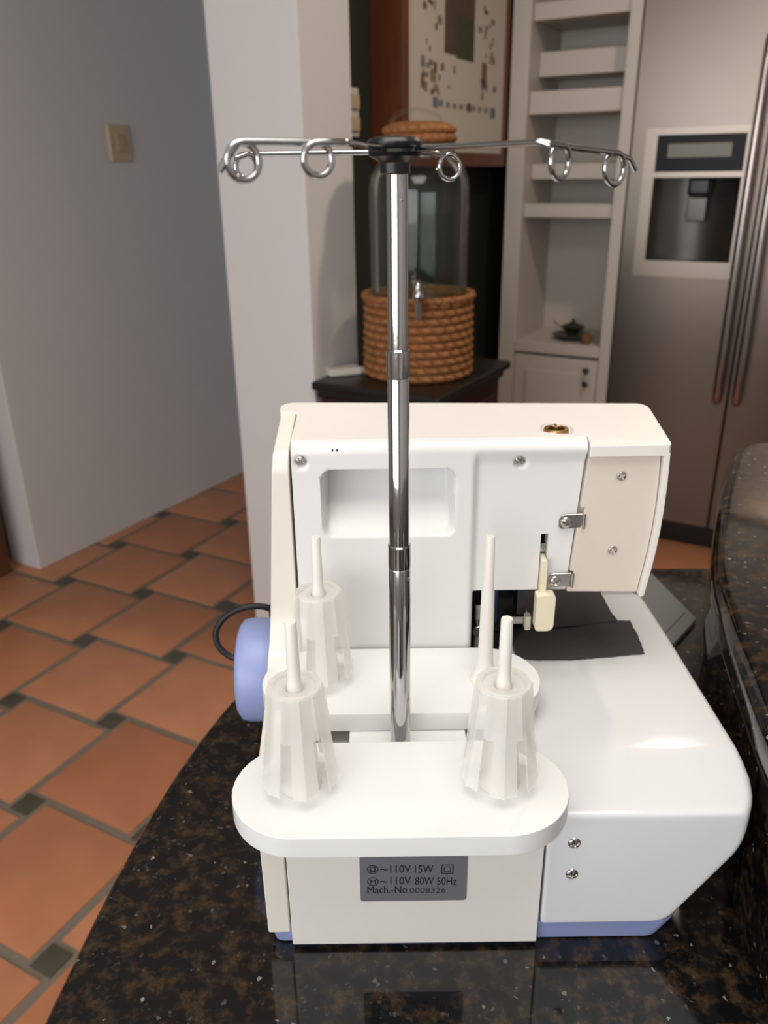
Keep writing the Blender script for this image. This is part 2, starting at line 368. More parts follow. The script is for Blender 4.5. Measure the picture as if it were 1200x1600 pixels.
# ------------------------------------------------------------------ granite worktop, raised bar
CO = [(-0.215,-0.35),(-0.209,0.10),(-0.206,0.22),(-0.202,0.314),(-0.1955,0.388),(-0.186,0.461),(-0.169,0.546),(-0.142,0.630),(-0.100,0.708),(-0.040,0.778),(0.04,0.832),(0.13,0.866),(0.24,0.881),(0.345,0.882),(0.55,0.875),(0.95,0.865)]
co = [(p.x, p.y) for p in smoothpath([(x, y, 0) for x, y in CO], 4)] + [(0.95, -0.35)]
bm = new(); prism(bm, co, 'z', -0.032, 0.0)
wt = finish('granite_worktop', bm, 'granite', None, 0.006, 3, angle=30)
tag(wt, 'polished black granite worktop with brown flecks under the sewing machine', 'worktop')
t = thing('peninsula_base', (0.35, 0.25, FZ), 'brown wooden base carrying the black granite worktop', 'counter base')
bm = new(); box(bm, -0.08, 0.94, -0.33, 0.74, FZ, -0.0325); finish('base_block', bm, 'wood', t, 0.004)
bm = new(); box(bm, -0.086, 0.94, -0.33, 0.746, FZ, FZ+0.09); finish('plinth', bm, 'slate', t, 0.002)
BO = [(0.196,-0.35),(0.199,0.0),(0.206,0.20),(0.2135,0.30),(0.222,0.38),(0.2332,0.4377),(0.2508,0.5194),(0.2749,0.6037),(0.3271,0.7288),(0.372,0.822),(0.4090,0.893),(0.432,0.920),(0.468,0.9325),(0.60,0.936),(0.95,0.938)]
bo = [(p.x, p.y) for p in smoothpath([(x, y, 0) for x, y in BO], 4)]
t = thing('raised_bar', (0.6, 0.4, 0), 'raised curved bar of polished black granite beside the sewing machine', 'bar counter')
def inset(pts, d):
    out = []
    for i, p in enumerate(pts):
        a = Vector(pts[max(i-1, 0)]); b = Vector(pts[min(i+1, len(pts)-1)]); tt = (b-a).normalized(); out.append((p[0]+tt.y*d, p[1]-tt.x*d))
    return out
bm = new(); prism(bm, inset(bo, 0.004) + [(0.95, -0.35)], 'z', 0.0003, 0.112); finish('riser', bm, 'granite', t, 0.001, 1, angle=30)
bm = new(); prism(bm, bo + [(0.95, -0.35)], 'z', 0.112, 0.145); finish('bar_top', bm, 'granite', t, 0.013, 5, angle=30)

# ------------------------------------------------------------------ sewing machine
MX = thing('sewing_machine', (0.06, 0.45, 0.0), 'white overlock sewing machine with chrome thread pole standing on black granite', 'sewing machine')
def part(name, bm, m, parent=None, bevel=0.0, seg=2, **k): return finish(name, bm, m, parent or MX, bevel, seg, **k)

def add_screw(parent, x, y, z, r, rot=20, m='steel', dome=0.0016):
    """pan head screw facing the viewer (-y) with a sunk cross"""
    bm = new(); seg, nr = 56, 14; ca, sa = math.cos(math.radians(rot)), math.sin(math.radians(rot)); rings = []
    deep = max(0.0014, dome*0.9)
    for k in range(nr+1):
        q = r*k/nr; ring = []
        for i in range(seg if k else 1):
            a_ = 2*math.pi*i/seg; u, v = q*math.cos(a_), q*math.sin(a_)
            cu, cv = abs(u*ca + v*sa), abs(-u*sa + v*ca)
            h = dome*math.sqrt(max(0.0, 1 - (q/r)**2*0.9)) if k < nr else 0.0
            arm_ = min(max(cu/(r*0.66), cv/(r*0.17)), max(cv/(r*0.66), cu/(r*0.17)))
            h -= deep*ss(1.25, 0.75, arm_)
            ring.append(bm.verts.new((x+u, y-h, z+v)))
        rings.append(ring)
    for i in range(seg): bm.faces.new((rings[0][0], rings[1][i], rings[1][(i+1) % seg]))
    for A1, B1 in zip(rings[1:], rings[2:]):
        for i in range(seg): bm.faces.new((A1[i], B1[i], B1[(i+1) % seg], A1[(i+1) % seg]))
    return part('screw', bm, m, parent, angle=50)

# blue base pan
bm = new()
bot = rounded([(-0.0730,0.3655),(0.1675,0.3655),(0.1825,0.385),(0.1825,0.60),(0.17,0.62),(-0.0735,0.62)], 0.006, 4)
top = rounded([(-0.0750,0.3628),(0.1755,0.3628),(0.192,0.382),(0.192,0.605),(0.18,0.622),(-0.0750,0.622)], 0.005, 4)
va = [bm.verts.new((x, y, 0.0006)) for x, y in bot]; vb = [bm.verts.new((x, y, 0.0185)) for x, y in top]
bm.faces.new(va); bm.faces.new(vb[::-1]); n = len(va)
for i in range(n): bm.faces.new((va[i], va[(i+1) % n], vb[(i+1) % n], vb[i]))
part('base_pan', bm, 'blue', bevel=0.0015)

# cream left side cover, flaring slightly downwards
prof = rounded([(0.3620,0.0115),(0.3620,0.121),(0.374,0.127),(0.462,0.128),(0.489,0.138),(0.4975,0.160),(0.4975,0.272),(0.503,0.2815),(0.557,0.2925),(0.585,0.289),(0.603,0.25),(0.603,0.0115)], [0.003,0.008,0.008,0.008,0.008,0.01,0.008,0.006,0.003,0.01,0.01,0.003], 4)
bm = new(); Aq, Bq = prism(bm, prof, 'x', -0.0622, -0.0622)
cap = [f for f in bm.faces if all(v in Bq for v in f.verts)]
def xl(y, z):
    up_ = -0.0725 - 0.011*max(0, min(1, (0.285-z)/0.15))
    low = -0.0768 + (0.0008*ss(0.06, 0.0115, z) if z < 0.06 else 0)
    k = ss(0.40, 0.49, y)
    return low*(1-k) + up_*k
for v in Bq: v.co.x = xl(v.co.y, v.co.z)
part('side_cover', bm, 'cream', bevel=0.0035, seg=3)
# raised rib along the outer face of the side cover
# lower rear housing that carries the rating plate
bm = new(); prism(bm, rounded([(-0.0610,0.0038),(0.0921,0.0036),(0.0921,0.108),(-0.0610,0.108)], 0.0006, 2), 'y', 0.3605, 0.497)
rear_low = part('rear_panel', bm, 'topcream', bevel=0.0006, seg=1)
# rating plate and its print
YL = 0.3603
bm = new(); prism(bm, rrect(-0.0175, 0.0468, 0.0408, 0.078, 0.002), 'y', YL-0.0004, YL+0.0001); plate = part('rating_plate', bm, 'label', rear_low)
def lettering(parent, txt, x0, x1, zb, h, m='ink', y=YL-0.0006, name='lettering', thick=0.0):
    cu = bpy.data.curves.new('t', 'FONT'); cu.body = txt; cu.offset = thick; cu.resolution_u = 3
    ob = bpy.data.objects.new('t', cu); COL.objects.link(ob)
    bpy.context.view_layer.update()
    me = bpy.data.meshes.new_from_object(ob.evaluated_get(bpy.context.evaluated_depsgraph_get()))
    xs = [v.co.x for v in me.vertices]; ys = [v.co.y for v in me.vertices]
    sx = (x1-x0)/(max(xs)-min(xs)); mn = min(xs); sz = h/0.70
    if txt == '~': zb, sz = zb - min(ys)*sz, sz
    bm = new(); bm.from_mesh(me); bpy.data.objects.remove(ob); bpy.data.curves.remove(cu); bpy.data.meshes.remove(me)
    for v in bm.verts: v.co = Vector((x0 + (v.co.x-mn)*sx, y, zb + v.co.y*sz))
    return finish(name, bm, m, parent, smooth=False, fix=False)
def lx(px): return -0.0174 + (px-562)*0.000382
PL = rear_low
lettering(PL, '~', lx(594), lx(606), 0.0660, 0.0062)
lettering(PL, '110V', lx(609.5), lx(642), 0.0640, 0.0062)
lettering(PL, '15W', lx(648), lx(677), 0.0636, 0.0062)
lettering(PL, '~', lx(593), lx(605), 0.0561, 0.0062)
lettering(PL, '110V', lx(609.5), lx(642), 0.0545, 0.0062)
lettering(PL, '80W', lx(648.5), lx(678), 0.0541, 0.0062)
lettering(PL, '50Hz', lx(683), lx(714), 0.0537, 0.0062)
lettering(PL, 'Mach.-No', lx(573), lx(636), 0.0475, 0.0060)
lettering(PL, '0008326', lx(640), lx(697), 0.0473, 0.0045, 'ink2')
lettering(PL, 'M', lx(577.5), lx(586.5), 0.0551, 0.0036)
def ring2(cx, cz, r, w):
    bm = new(); n = 28
    a = [bm.verts.new((cx+r*math.cos(2*math.pi*i/n), YL-0.0006, cz+r*math.sin(2*math.pi*i/n))) for i in range(n)]
    b = [bm.verts.new((cx+(r-w)*math.cos(2*math.pi*i/n), YL-0.0006, cz+(r-w)*math.sin(2*math.pi*i/n))) for i in range(n)]
    for i in range(n): bm.faces.new((a[i], a[(i+1) % n], b[(i+1) % n], b[i]))
    return bm
def frame2(bm, x0, x1, z0, z1, w):
    for q in ((x0,x1,z0,z0+w),(x0,x1,z1-w,z1),(x0,x0+w,z0+w,z1-w),(x1-w,x1,z0+w,z1-w)):
        bm.faces.new([bm.verts.new(p) for p in ((q[0],YL-0.0006,q[2]),(q[1],YL-0.0006,q[2]),(q[1],YL-0.0006,q[3]),(q[0],YL-0.0006,q[3]))])
part('motor_symbol', ring2(lx(582), 0.0571, 0.0034, 0.00045), 'ink', PL)
part('lamp_symbol', ring2(lx(582), 0.0668, 0.0034, 0.00045), 'ink', PL)
bm = new()
pts = [(-0.0009,-0.0014),(-0.0009,-0.0010),(-0.0016,0.0),(-0.0014,0.0012),(-0.0006,0.0021),(0.0006,0.0021),(0.0014,0.0012),(0.0016,0.0),(0.0009,-0.0010),(0.0009,-0.0014)]
tube(bm, [(lx(582)+x, YL-0.0006, 0.0668+z) for x, z in pts], 0.00028, 5)
tube(bm, [(lx(582)-0.0020, YL-0.0006, 0.0651), (lx(582)+0.0020, YL-0.0006, 0.0651)], 0.0003, 5)
part('bulb_symbol', bm, 'ink', PL)
bm = new(); frame2(bm, lx(689.5), lx(708.5), 0.0626, 0.0700, 0.0006); frame2(bm, lx(693.5), lx(704.5), 0.0642, 0.0684, 0.0004)
part('insulation_symbol', bm, 'ink', PL)

# glossy white free-arm cover on the right
def sec(xr, zt, ins):
    xb = 0.1755 - (0.2225-xr)*0.35
    p = [(0.0938+ins, 0.0196+ins), (xb-ins*0.6, 0.0196+ins), (xr-ins, 0.080), (xr-ins, zt-ins), (0.0938+ins, zt-ins)]
    return rounded(p, [0.002, 0.009, 0.012, 0.006, 0.003], 6)
secs = [(0.3600,0.2065,0.1043,0.0020),(0.3601,0.2075,0.1050,0.0012),(0.3605,0.2088,0.1058,0.0004),(0.3614,0.2098,0.1063,0.0),(0.3640,0.2118,0.1068,0),(0.3690,0.2150,0.1074,0),(0.376,0.2182,0.1083,0),(0.387,0.2212,0.1098,0),(0.400,0.2224,0.1115,0),(0.4085,0.2226,0.1126,0),(0.4110,0.2226,0.11285,0),(0.4135,0.2226,0.1130,0),(0.424,0.2226,0.1131,0),(0.55,0.2224,0.1135,0),(0.606,0.2215,0.1135,0),(0.618,0.2195,0.1125,0.001),(0.622,0.217,0.110,0.003)]
bm = new(); R_ = []
for y, xr, zt, ins in secs: R_.append([bm.verts.new((x, y, z)) for x, z in sec(xr, zt, ins)])
nn = len(R_[0])
for a, b in zip(R_, R_[1:]):
    for i in range(nn): bm.faces.new((a[i], a[(i+1) % nn], b[(i+1) % nn], b[i]))
bm.faces.new(R_[0]); bm.faces.new(R_[-1][::-1])
arm = part('arm_cover', bm, 'gloss', angle=50)
for x, z, r_ in ((0.1093,0.0854,10),(0.1097,0.0611,0)): add_screw(MX, x, 0.3600, z, 0.0038, rot=r_, m='steel')
# needle plate bed left of the arm cover top
bm = new(); box(bm, 0.0600, 0.0938, 0.498, 0.62, 0.019, 0.1128); part('needle_plate', bm, 'steel', bevel=0.001)

# upper rear panel with carrying recess, built as one moulded skin
xs = sorted(set([round(-0.0603 + 0.0014*i, 5) for i in range(88)] + [0.0605, 0.0615, 0.1075, 0.1125] + [0.0625 + 0.00145*i for i in range(50)]))
xs = [x for x in xs if x <= 0.1340]
zs = [0.112 + 0.00145*i for i in range(123)] + [0.1780, 0.2212]
zs = sorted(z for z in set(round(z, 5) for z in zs) if z <= 0.2895)
def depth(x, z):
    d = 0.0
    d += 0.0042*ss(0.0585, 0.0635, x)*ss(0.2835, 0.272, z)
    Rr = 0.0075; zt = 0.2892 - 0.0006*ss(0.03, -0.06, x) - 0.0004*ss(0.03, 0.13, x)
    if z > zt-Rr: d += Rr - math.sqrt(max(0, Rr*Rr - min(Rr, z-(zt-Rr))**2))
    cx, cz, hx, hz, r = 0.0030, 0.2460, 0.0436, 0.0238, 0.007
    qx, qz = abs(x-cx)-hx+r, abs(z-cz)-hz+r
    sd = math.hypot(max(qx, 0), max(qz, 0)) + min(max(qx, qz), 0) - r
    if sd < 0.0025:
        u = max(0.0, min(1.0, (z-(cz-hz))/(2*hz)))
        dp = 0.0015 + 0.0335*(1 - (1-u)**1.7)
        d += dp*ss(0.0012, -0.0022, sd)
    for (sx, sz) in ((-0.0539,0.2769),(0.0905,0.2739)):
        d += 0.0030*ss(0.0046, 0.0034, math.hypot(x-sx, (z-sz+0.0006)*0.92))
    return d
bm = new(); gv = {}
def inside(x, z):
    if x > 0.0618 and z < 0.1778: return False
    if 0.1073 < x < 0.1127 and z < 0.2214: return False
    return True
for i in range(len(xs)-1):
    for k in range(len(zs)-1):
        xm, zm = (xs[i]+xs[i+1])/2, (zs[k]+zs[k+1])/2
        if not inside(xm, zm): continue
        q = []
        for (a, b) in ((i,k),(i+1,k),(i+1,k+1),(i,k+1)):
            if (a, b) not in gv:
                x, z = xs[a], zs[b]; dx = -(0.0066*(1-(z-0.177)/0.112)*max(0, (x-0.1127)/0.0213)) if x > 0.1127 else 0
                gv[(a, b)] = bm.verts.new((x+dx, 0.497 + depth(x, z), z))
            q.append(gv[(a, b)])
        bm.faces.new(q)
be = [e for e in bm.edges if len(e.link_faces) == 1]
ex = bmesh.ops.extrude_edge_only(bm, edges=be)
for v in [g for g in ex['geom'] if isinstance(g, bmesh.types.BMVert)]: v.co.y = max(v.co.y, 0.512)
back = part('back_panel', bm, 'white', angle=60)
for x, z, y in ((-0.0539,0.2773,0.4992),(0.0905,0.2743,0.5030)): add_screw(MX, x, y, z, 0.0036, rot=45)
# small moulded marks along the top edge
bm = new()
for x in (-0.0335, -0.0305): box(bm, x, x+0.0010, 0.4974, 0.4978, 0.2833, 0.2853)
part('scuff_mark', bm, 'darksteel')
# structural frame behind the skins
bm = new(); box(bm, -0.0600, 0.0590, 0.531, 0.600, 0.02, 0.268); part('column_frame', bm, 'darksteel')
bm = new(); box(bm, 0.0590, 0.1795, 0.540, 0.558, 0.182, 0.268); part('head_frame', bm, 'darksteel')

# top cover
bm = new()
plan = [(-0.0606,0.5052),(0.1343,0.5052),(0.1343,0.4945),(0.1868,0.4945),(0.1905,0.560),(0.186,0.5665),(-0.068,0.5785),(-0.0745,0.572),(-0.0735,0.5590),(-0.0606,0.5582)]
plan = rounded(plan, [0.0005,0.0008,0.0008,0.003,0.004,0.004,0.005,0.004,0.001,0.0006], 3)
Al, Bt = prism(bm, plan, 'z', 0.2790, 0.2790)
for v in Bt: v.co.z = 0.2893 + (v.co.y-0.505)*0.078 - (0.0028*ss(0.505, 0.4945, v.co.y))
for v in Al: v.co.z = 0.2785
tc_ = part('top_cover', bm, 'topcream', bevel=0.0024, seg=3)
# pressure dial well: dark well, brass ring, slotted stem
def ztop(y): return 0.2893 + (y-0.505)*0.078
dx_, dy_ = 0.1172, 0.522; dz_ = ztop(dy_)
bm = new(); cyl(bm, (dx_, dy_, 0), 0.0116, 0.2792, 0.32, 40)
cut = finish('cutter', bm, 'topcream')
bo_ = tc_.modifiers.new('hole', 'BOOLEAN'); bo_.object = cut; bo_.operation = 'DIFFERENCE'; bo_.solver = 'EXACT'
tc_.modifiers.move(len(tc_.modifiers)-1, 0)
cut.location += ORG[tc_.name] * 0
bpy.context.view_layer.update()
me_ = bpy.data.meshes.new_from_object(tc_.evaluated_get(bpy.context.evaluated_depsgraph_get()))
tc_.modifiers.clear(); tc_.data = me_; bpy.data.objects.remove(cut)
bm = new(); lathe(bm, [(0.0054,0.2793),(0.0056,0.2896),(0.0064,0.2902),(0.0080,0.2900),(0.0086,0.2892),(0.0086,0.2793)], (dx_, dy_, 0), 36); part('dial_ring', bm, 'brass', tc_)
bm = new(); box(bm, dx_-0.0011, dx_+0.0011, dy_+0.0000, dy_+0.0064, 0.2793, 0.2912); part('dial_stem', bm, 'steel', tc_, 0.0003)

# right end housing and hinged face plate
zc = [0.281,0.26,0.24,0.225,0.21,0.195,0.1745]; xo = [0.1868,0.1874,0.1874,0.1868,0.1857,0.1840,0.1812]
outer = list(zip(xo, zc)); inner = [(x-0.0042, z) for x, z in outer][::-1]
bm = new(); prism(bm, rounded(outer+inner, 0.0012, 2), 'y', 0.4947, 0.566); part('end_housing', bm, 'topcream', bevel=0.0009, seg=2)
def fl(z): return 0.1276 + (z-0.1775)*0.0715
fp = [(fl(0.2783),0.2783),(0.1819,0.2771),(0.1827,0.26),(0.1827,0.24),(0.1821,0.225),(0.1810,0.21),(0.1793,0.195),(0.1768,0.1765),(fl(0.1775),0.1775),
      (fl(0.181),0.181),(fl(0.181)+0.0028,0.181),(fl(0.1935)+0.0028,0.1935),(fl(0.1935),0.1935),(fl(0.2275),0.2275),(fl(0.2275)+0.003,0.2275),(fl(0.2410)+0.003,0.2410),(fl(0.2410),0.2410)]
bm = new(); prism(bm, fp, 'y', 0.4985, 0.5045)
face = part('face_plate', bm, 'beige', bevel=0.0007, seg=2)
bm = new(); box(bm, 0.1265, 0.1845, 0.5052, 0.514, 0.179, 0.279); part('face_plate_backing', bm, 'beige')
for x, z in ((0.1574,0.2631),(0.1568,0.2088)):
    bm = new(); lathe(bm, [(0.0040,-0.0002),(0.0036,0.0016),(0.00005,0.0016)], (x, 0.4984, z), 24, 'y'); part('screw_well', bm, 'beige', face)
    add_screw(MX, x, 0.4983, z+0.0003, 0.0032, rot=35, dome=0.0008)
# hinges
for hx, hz in ((0.1232,0.2305),(0.1188,0.1858)):
    h = new(); prism(h, rounded([(hx-0.0052,hz-0.0052),(hx+0.0105,hz-0.0040),(hx+0.0118,hz+0.0062),(hx-0.0046,hz+0.0056)], [0.004,0.001,0.001,0.004], 4), 'y', 0.4985, 0.4996)
    hg = part('hinge_leaf', h, 'steel', bevel=0.0003, seg=1)
    h = new(); cyl(h, (hx+0.0118, 0.4975, 0), 0.0011, hz-0.0042, hz+0.0062, 10); part('hinge_pin', h, 'steel', hg)
    add_screw(MX, hx, 0.4986, hz, 0.0040, rot=70 if hz > 0.2 else 15, dome=0.0022)

# presser foot lever of yellowed ivory in its slot
bm = new(); box(bm, 0.1077, 0.1123, 0.506, 0.5133, 0.2050, 0.2115); part('slot_slide', bm, 'steel', bevel=0.0004)
bm = new()
prism(bm, rounded([(0.1079,0.1765),(0.1121,0.1765),(0.1121,0.2035),(0.1083,0.2035)], 0.0012, 3), 'y', 0.4945, 0.508)
prism(bm, rounded([(0.1052,0.1785),(0.1050,0.1510),(0.1181,0.1508),(0.1184,0.1790),(0.1130,0.1795)], [0.0008,0.003,0.0055,0.004,0.002], 7), 'y', 0.4895, 0.4985)
part('lifter_lever', bm, 'lever', bevel=0.0011, seg=3)
# needle and foot area under the head
bm = new(); box(bm, 0.0598, 0.1100, 0.552, 0.600, 0.113, 0.180); part('inner_guard', bm, 'black', bevel=0.001)
bm = new(); box(bm, 0.0760, 0.0870, 0.540, 0.552, 0.128, 0.178); part('looper_cover', bm, 'navy', bevel=0.002)
bm = new(); box(bm, 0.0905, 0.1080, 0.526, 0.538, 0.1350, 0.1415); part('presser_foot', bm, 'steel', bevel=0.001)
bm = new(); box(bm, 0.0985, 0.1060, 0.528, 0.545, 0.1420, 0.179); part('presser_bar', bm, 'darksteel', bevel=0.001)
bm = new(); box(bm, 0.1040, 0.1085, 0.520, 0.527, 0.1330, 0.1450); part('foot_clip', bm, 'lever', bevel=0.001)
bm = new(); cyl(bm, (0.0690, 0.522, 0.1345), 0.0046, -0.006, 0.004, 20, 'y', 0.0006); part('clamp_nut', bm, 'steel')
bm = new(); cyl(bm, (0.0690, 0.530, 0.0), 0.0040, 0.113, 0.152, 18, 'z', 0.0005); part('needle_clamp_post', bm, 'steel')

# hand wheel
bm = new(); lathe(bm, [(0.006,-0.0760),(0.0365,-0.0775),(0.0388,-0.0805),(0.0392,-0.1025),(0.0380,-0.1078),(0.0345,-0.1106),(0.020,-0.1112),(0.0005,-0.1105)], (0, 0.523, 0.1005), 48, 'x')
hw = part('hand_wheel', bm, 'blue', angle=45)
bm = new(); lathe(bm, [(0.0005,-0.1108),(0.012,-0.1120),(0.013,-0.1108)], (0, 0.523, 0.1005), 24, 'x'); part('wheel_hub', bm, 'blue', hw)

# thread stand: bracket, two trays, pins
bm = new(); box(bm, -0.024, 0.050, 0.345, 0.466, 0.108, 0.1213); part('stand_bracket', bm, 'tray', bevel=0.001)
def tray(cx, cy, name):
    h = 0.0556; r = 0.0380
    pts = arc(cx+h, cy, r, -90, 90, 22) + arc(cx-h, cy, r, 90, 270, 22)
    bm = new(); prism(bm, pts, 'z', 0.1215, 0.1350)
    return part(name, bm, 'tray', bevel=0.0007, seg=2, angle=30)
tf = tray(0.0069, 0.3542, 'spool_tray'); tr_ = tray(0.0100, 0.4572, 'spool_tray')
PINS = [(-0.0485,0.3560,tf),(0.0620,0.3560,tf),(-0.0432,0.4590,tr_),(0.0662,0.4560,tr_)]
for x, y, p_ in PINS:
    bm = new(); z0 = 0.1351
    lathe(bm, [(0.0102,0),(0.0094,0.0018),(0.0068,0.006),(0.0056,0.012),(0.0049,0.022),(0.0046,0.045),(0.0042,0.0665),(0.0036,0.070),(0.0031,0.1046),(0.0028,0.1053),(0.0002,0.1053)], (x, y, z0), 24)
    part('spool_pin', bm, 'pin', p_, angle=25)

# telescopic chrome pole and thread guide
PX, PY = 0.0083, 0.4062
bm = new(); lathe(bm, [(0.0062,0.108),(0.0062,0.2445),(0.0058,0.2456)], (PX, PY, 0), 40); pole = part('pole_section', bm, 'chrome')
bm = new(); lathe(bm, [(0.0057,0.2450),(0.0064,0.2458),(0.0064,0.2590),(0.0057,0.2597)], (PX, PY, 0), 40); part('pole_collar', bm, 'chrome', pole)
bm = new(); lathe(bm, [(0.0057,0.2590),(0.0057,0.3532),(0.0053,0.3538)], (PX, PY, 0), 40); p2 = part('pole_section', bm, 'chrome')
bm = new(); lathe(bm, [(0.0052,0.3533),(0.0059,0.3540),(0.0059,0.3676),(0.0052,0.3684)], (PX, PY, 0), 40); part('pole_collar', bm, 'chrome', p2)
bm = new(); lathe(bm, [(0.0051,0.3680),(0.0051,0.4530)], (PX, PY, 0), 40); p3 = part('pole_section', bm, 'chrome')
bm = new(); lathe(bm, [(0.0006,-0.0003),(0.0008,0.0)], (PX+0.0020, PY-0.0047, 0.438), 8, 'y'); part('pole_dimple', bm, 'steel', p3)
bm = new(); cyl(bm, (PX+0.0046, PY-0.0042, 0.2395), 0.0012, -0.0003, 0.0003, 12, 'y'); part('button_hole_disc', bm, 'steel', pole)  # small steel disc added in place of the pole's dark button hole
bm = new(); lathe(bm, [(0.0058,0.4495),(0.0070,0.4500),(0.0072,0.4545),(0.0085,0.4556),(0.0118,0.4572),(0.0126,0.4590),(0.0121,0.4602),(0.0127,0.4612),(0.0128,0.4632),(0.0115,0.4648),(0.0070,0.4656),(0.0004,0.4657)], (0.0073, PY, 0), 48)
hub = part('guide_hub', bm, 'black', angle=30)
def wire(points, loops, r=0.00125):
    """straight wire through points with hanging coil loops {segment end index: radius}"""
    P = [Vector(p) for p in points]; path = []
    for i, p in enumerate(P):
        if i in loops:
            R, lean, turn = loops[i]
            d = (P[i]-P[i-1]).normalized()
            if turn: d = Matrix.Rotation(math.radians(turn), 3, 'Z') @ d
            side = Vector((-d.y, d.x, 0)).normalized()
            c = p - Vector((0, 0, R)); n = 26
            for k in range(n+1):
                a = 2*math.pi*k/n
                path.append(c + d*R*math.sin(a) + Vector((0,0,1))*R*math.cos(a) + side*lean*(k/n))
        else: path.append(p)
    out = [path[0]]
    for q in path[1:]:
        if (q-out[-1]).length > 1e-5: out.append(q)
    bm = new(); tube(bm, out, r, 10); return bm
zA = 0.4604
part('guide_arm', wire([(0.003,0.399,zA),(-0.004,0.372,zA),(-0.0112,0.3205,zA),(-0.0145,0.3160,zA),(-0.0215,0.3130,zA),(-0.0458,0.2985,zA),(-0.0478,0.2976,zA-0.0005),(-0.0505,0.2965,zA-0.0040),(-0.0540,0.2950,zA-0.0090)], {4: (0.0055,-0.0022,0), 5: (0.0060,-0.0024,0)}), 'chrome', hub)
part('guide_arm', wire([(0.0000,0.4062,0.4590),(-0.0560,0.4095,0.4590),(-0.0620,0.4050,0.4588),(-0.0655,0.4000,0.4570)], {2: (0.0052,0.0022,0)}), 'chrome', hub)
part('guide_arm', wire([(0.0150,0.4020,0.4602),(0.0590,0.3262,0.4598),(0.0620,0.3255,0.4594),(0.0700,0.3345,0.4588),(0.0978,0.3595,0.4564),(0.1040,0.3650,0.4545),(0.1080,0.3690,0.4500)], {3: (0.0058,0.0022,0), 4: (0.0060,0.0022,0)}), 'chrome', hub)
part('guide_arm', wire([(0.0150,0.4100,0.4590),(0.0260,0.4300,0.4588),(0.0350,0.4400,0.4583),(0.0352,0.4402,0.4580)], {2: (0.0058,-0.0020,-30)}), 'chrome', hub)

# ------------------------------------------------------------------ spool cones (lift off the pins)
def cone_parts():
    seg = 72; H0, H1 = 0.0075, 0.0665; r0, r1 = 0.0222, 0.0148
    def rad(a, r):
        k = math.radians(30); t_ = ((a + k/2) % k) - k/2
        return r*(math.cos(k/2)/math.cos(k/2 - abs(t_)))*1.0 + (0.00045 if abs(t_) < math.radians(2.6) else 0)
    bm = new(); rows = 16; V = []
    for j in range(rows+1):
        u = j/rows; z = H0 + (H1-H0)*u; r = r0 + (r1-r0)*(u**0.92)
        V.append([bm.verts.new((rad(2*math.pi*i/seg, r)*math.cos(2*math.pi*i/seg), rad(2*math.pi*i/seg, r)*math.sin(2*math.pi*i/seg), z)) for i in range(seg)])
    for j in range(rows):
        for i in range(seg):
            ang = (i + 0.5)*360/seg
            off = (ang + 30) % 60 - 30
            if abs(off) < 7.6 and j/rows < 0.56: continue
            bm.faces.new((V[j][i], V[j][(i+1) % seg], V[j+1][(i+1) % seg], V[j+1][i]))
    for vs in [v for v in bm.verts if not v.link_faces]: bm.verts.remove(vs)
    bmesh.ops.recalc_face_normals(bm, faces=bm.faces)
    bmesh.ops.solidify(bm, geom=bm.faces[:], thickness=0.0007)
    skirt = bm
    bm = new(); lathe(bm, [(0.0147,0.0655),(0.0142,0.0672),(0.0130,0.0675),(0.0115,0.0668),(0.0108,0.0650),(0.0075,0.0646),(0.0053,0.0646),(0.0052,0.0625),(0.0108,0.0632),(0.0125,0.0645)], (0,0,0), 48); topr = bm
    bm = new(); lathe(bm, [(0.0117,0.0004),(0.0112,0.0040),(0.0088,0.045),(0.0084,0.0635),(0.0076,0.0635),(0.0080,0.045),(0.0104,0.0040),(0.0108,0.0004),(0.0117,0.0004)], (0,0,0), 36); core = bm
    return skirt, topr, core
root = thing('spool_cone', (0, 0, 0), 'x', 'spool cone', 'translucent cones on the spool pins')
sk, tp, cr = cone_parts()
c1 = finish('skirt', sk, 'milky', root, angle=20); c2 = finish('rim', tp, 'milky', root); c3 = finish('core', cr, 'milky', root)
labs = ['milky slotted spool cone at the blue handwheel end of the tray above the rating plate',
        'milky slotted spool cone standing in front of the bare ivory spool pin',
        'milky slotted spool cone on the tray touching the machine body, under the carrying recess']
for i, (x, y, p_) in enumerate(PINS[:3]):
    if i == 0: r_ = root; kids = []
    else:
        r_ = root.copy(); COL.objects.link(r_)
        for ch in (c1, c2, c3):
            q = ch.copy(); COL.objects.link(q); q.parent = r_
    r_.location = (x, y, 0.1352); r_.rotation_euler.z = math.radians((14, -1, 14)[i]); r_['label'] = labs[i]

# ------------------------------------------------------------------ cloth, cord, plastic box
def cloth(name, poly, z, parent, seed, thick=0.0007):
    random.seed(seed); bm = new(); P = [Vector(p) for p in poly]; edge = []
    for i in range(len(P)):
        a, b = P[i], P[(i+1) % len(P)]
        for k in range(10):
            q = a.lerp(b, k/10); 
            if 0 < k: q = q + Vector((random.uniform(-1,1), random.uniform(-1,1)))*0.0005
            edge.append(q)
    n = len(edge)
    hi = [bm.verts.new((q.x, q.y, z(q.x, q.y))) for q in edge]; lo = [bm.verts.new((q.x, q.y, z(q.x, q.y) - thick)) for q in edge]
    f1 = bm.faces.new(hi); f2 = bm.faces.new(lo[::-1])
    for i in range(n): bm.faces.new((hi[i], lo[i], lo[(i+1) % n], hi[(i+1) % n]))
    bmesh.ops.triangulate(bm, faces=[f1, f2])
    return finish(name, bm, 'fabric', parent)
t = thing('cloth_scrap', (0.145, 0.55, 0.1137), 'dark charcoal cloth scrap with overlocked edge lying under the machine head', 'cloth')
def zw1(x, y): return 0.1142 + 0.0005*math.sin(x*120)*math.sin(y*90+1) + 0.0018*ss(0.535, 0.511, y)*ss(0.16, 0.11, x)*0.3
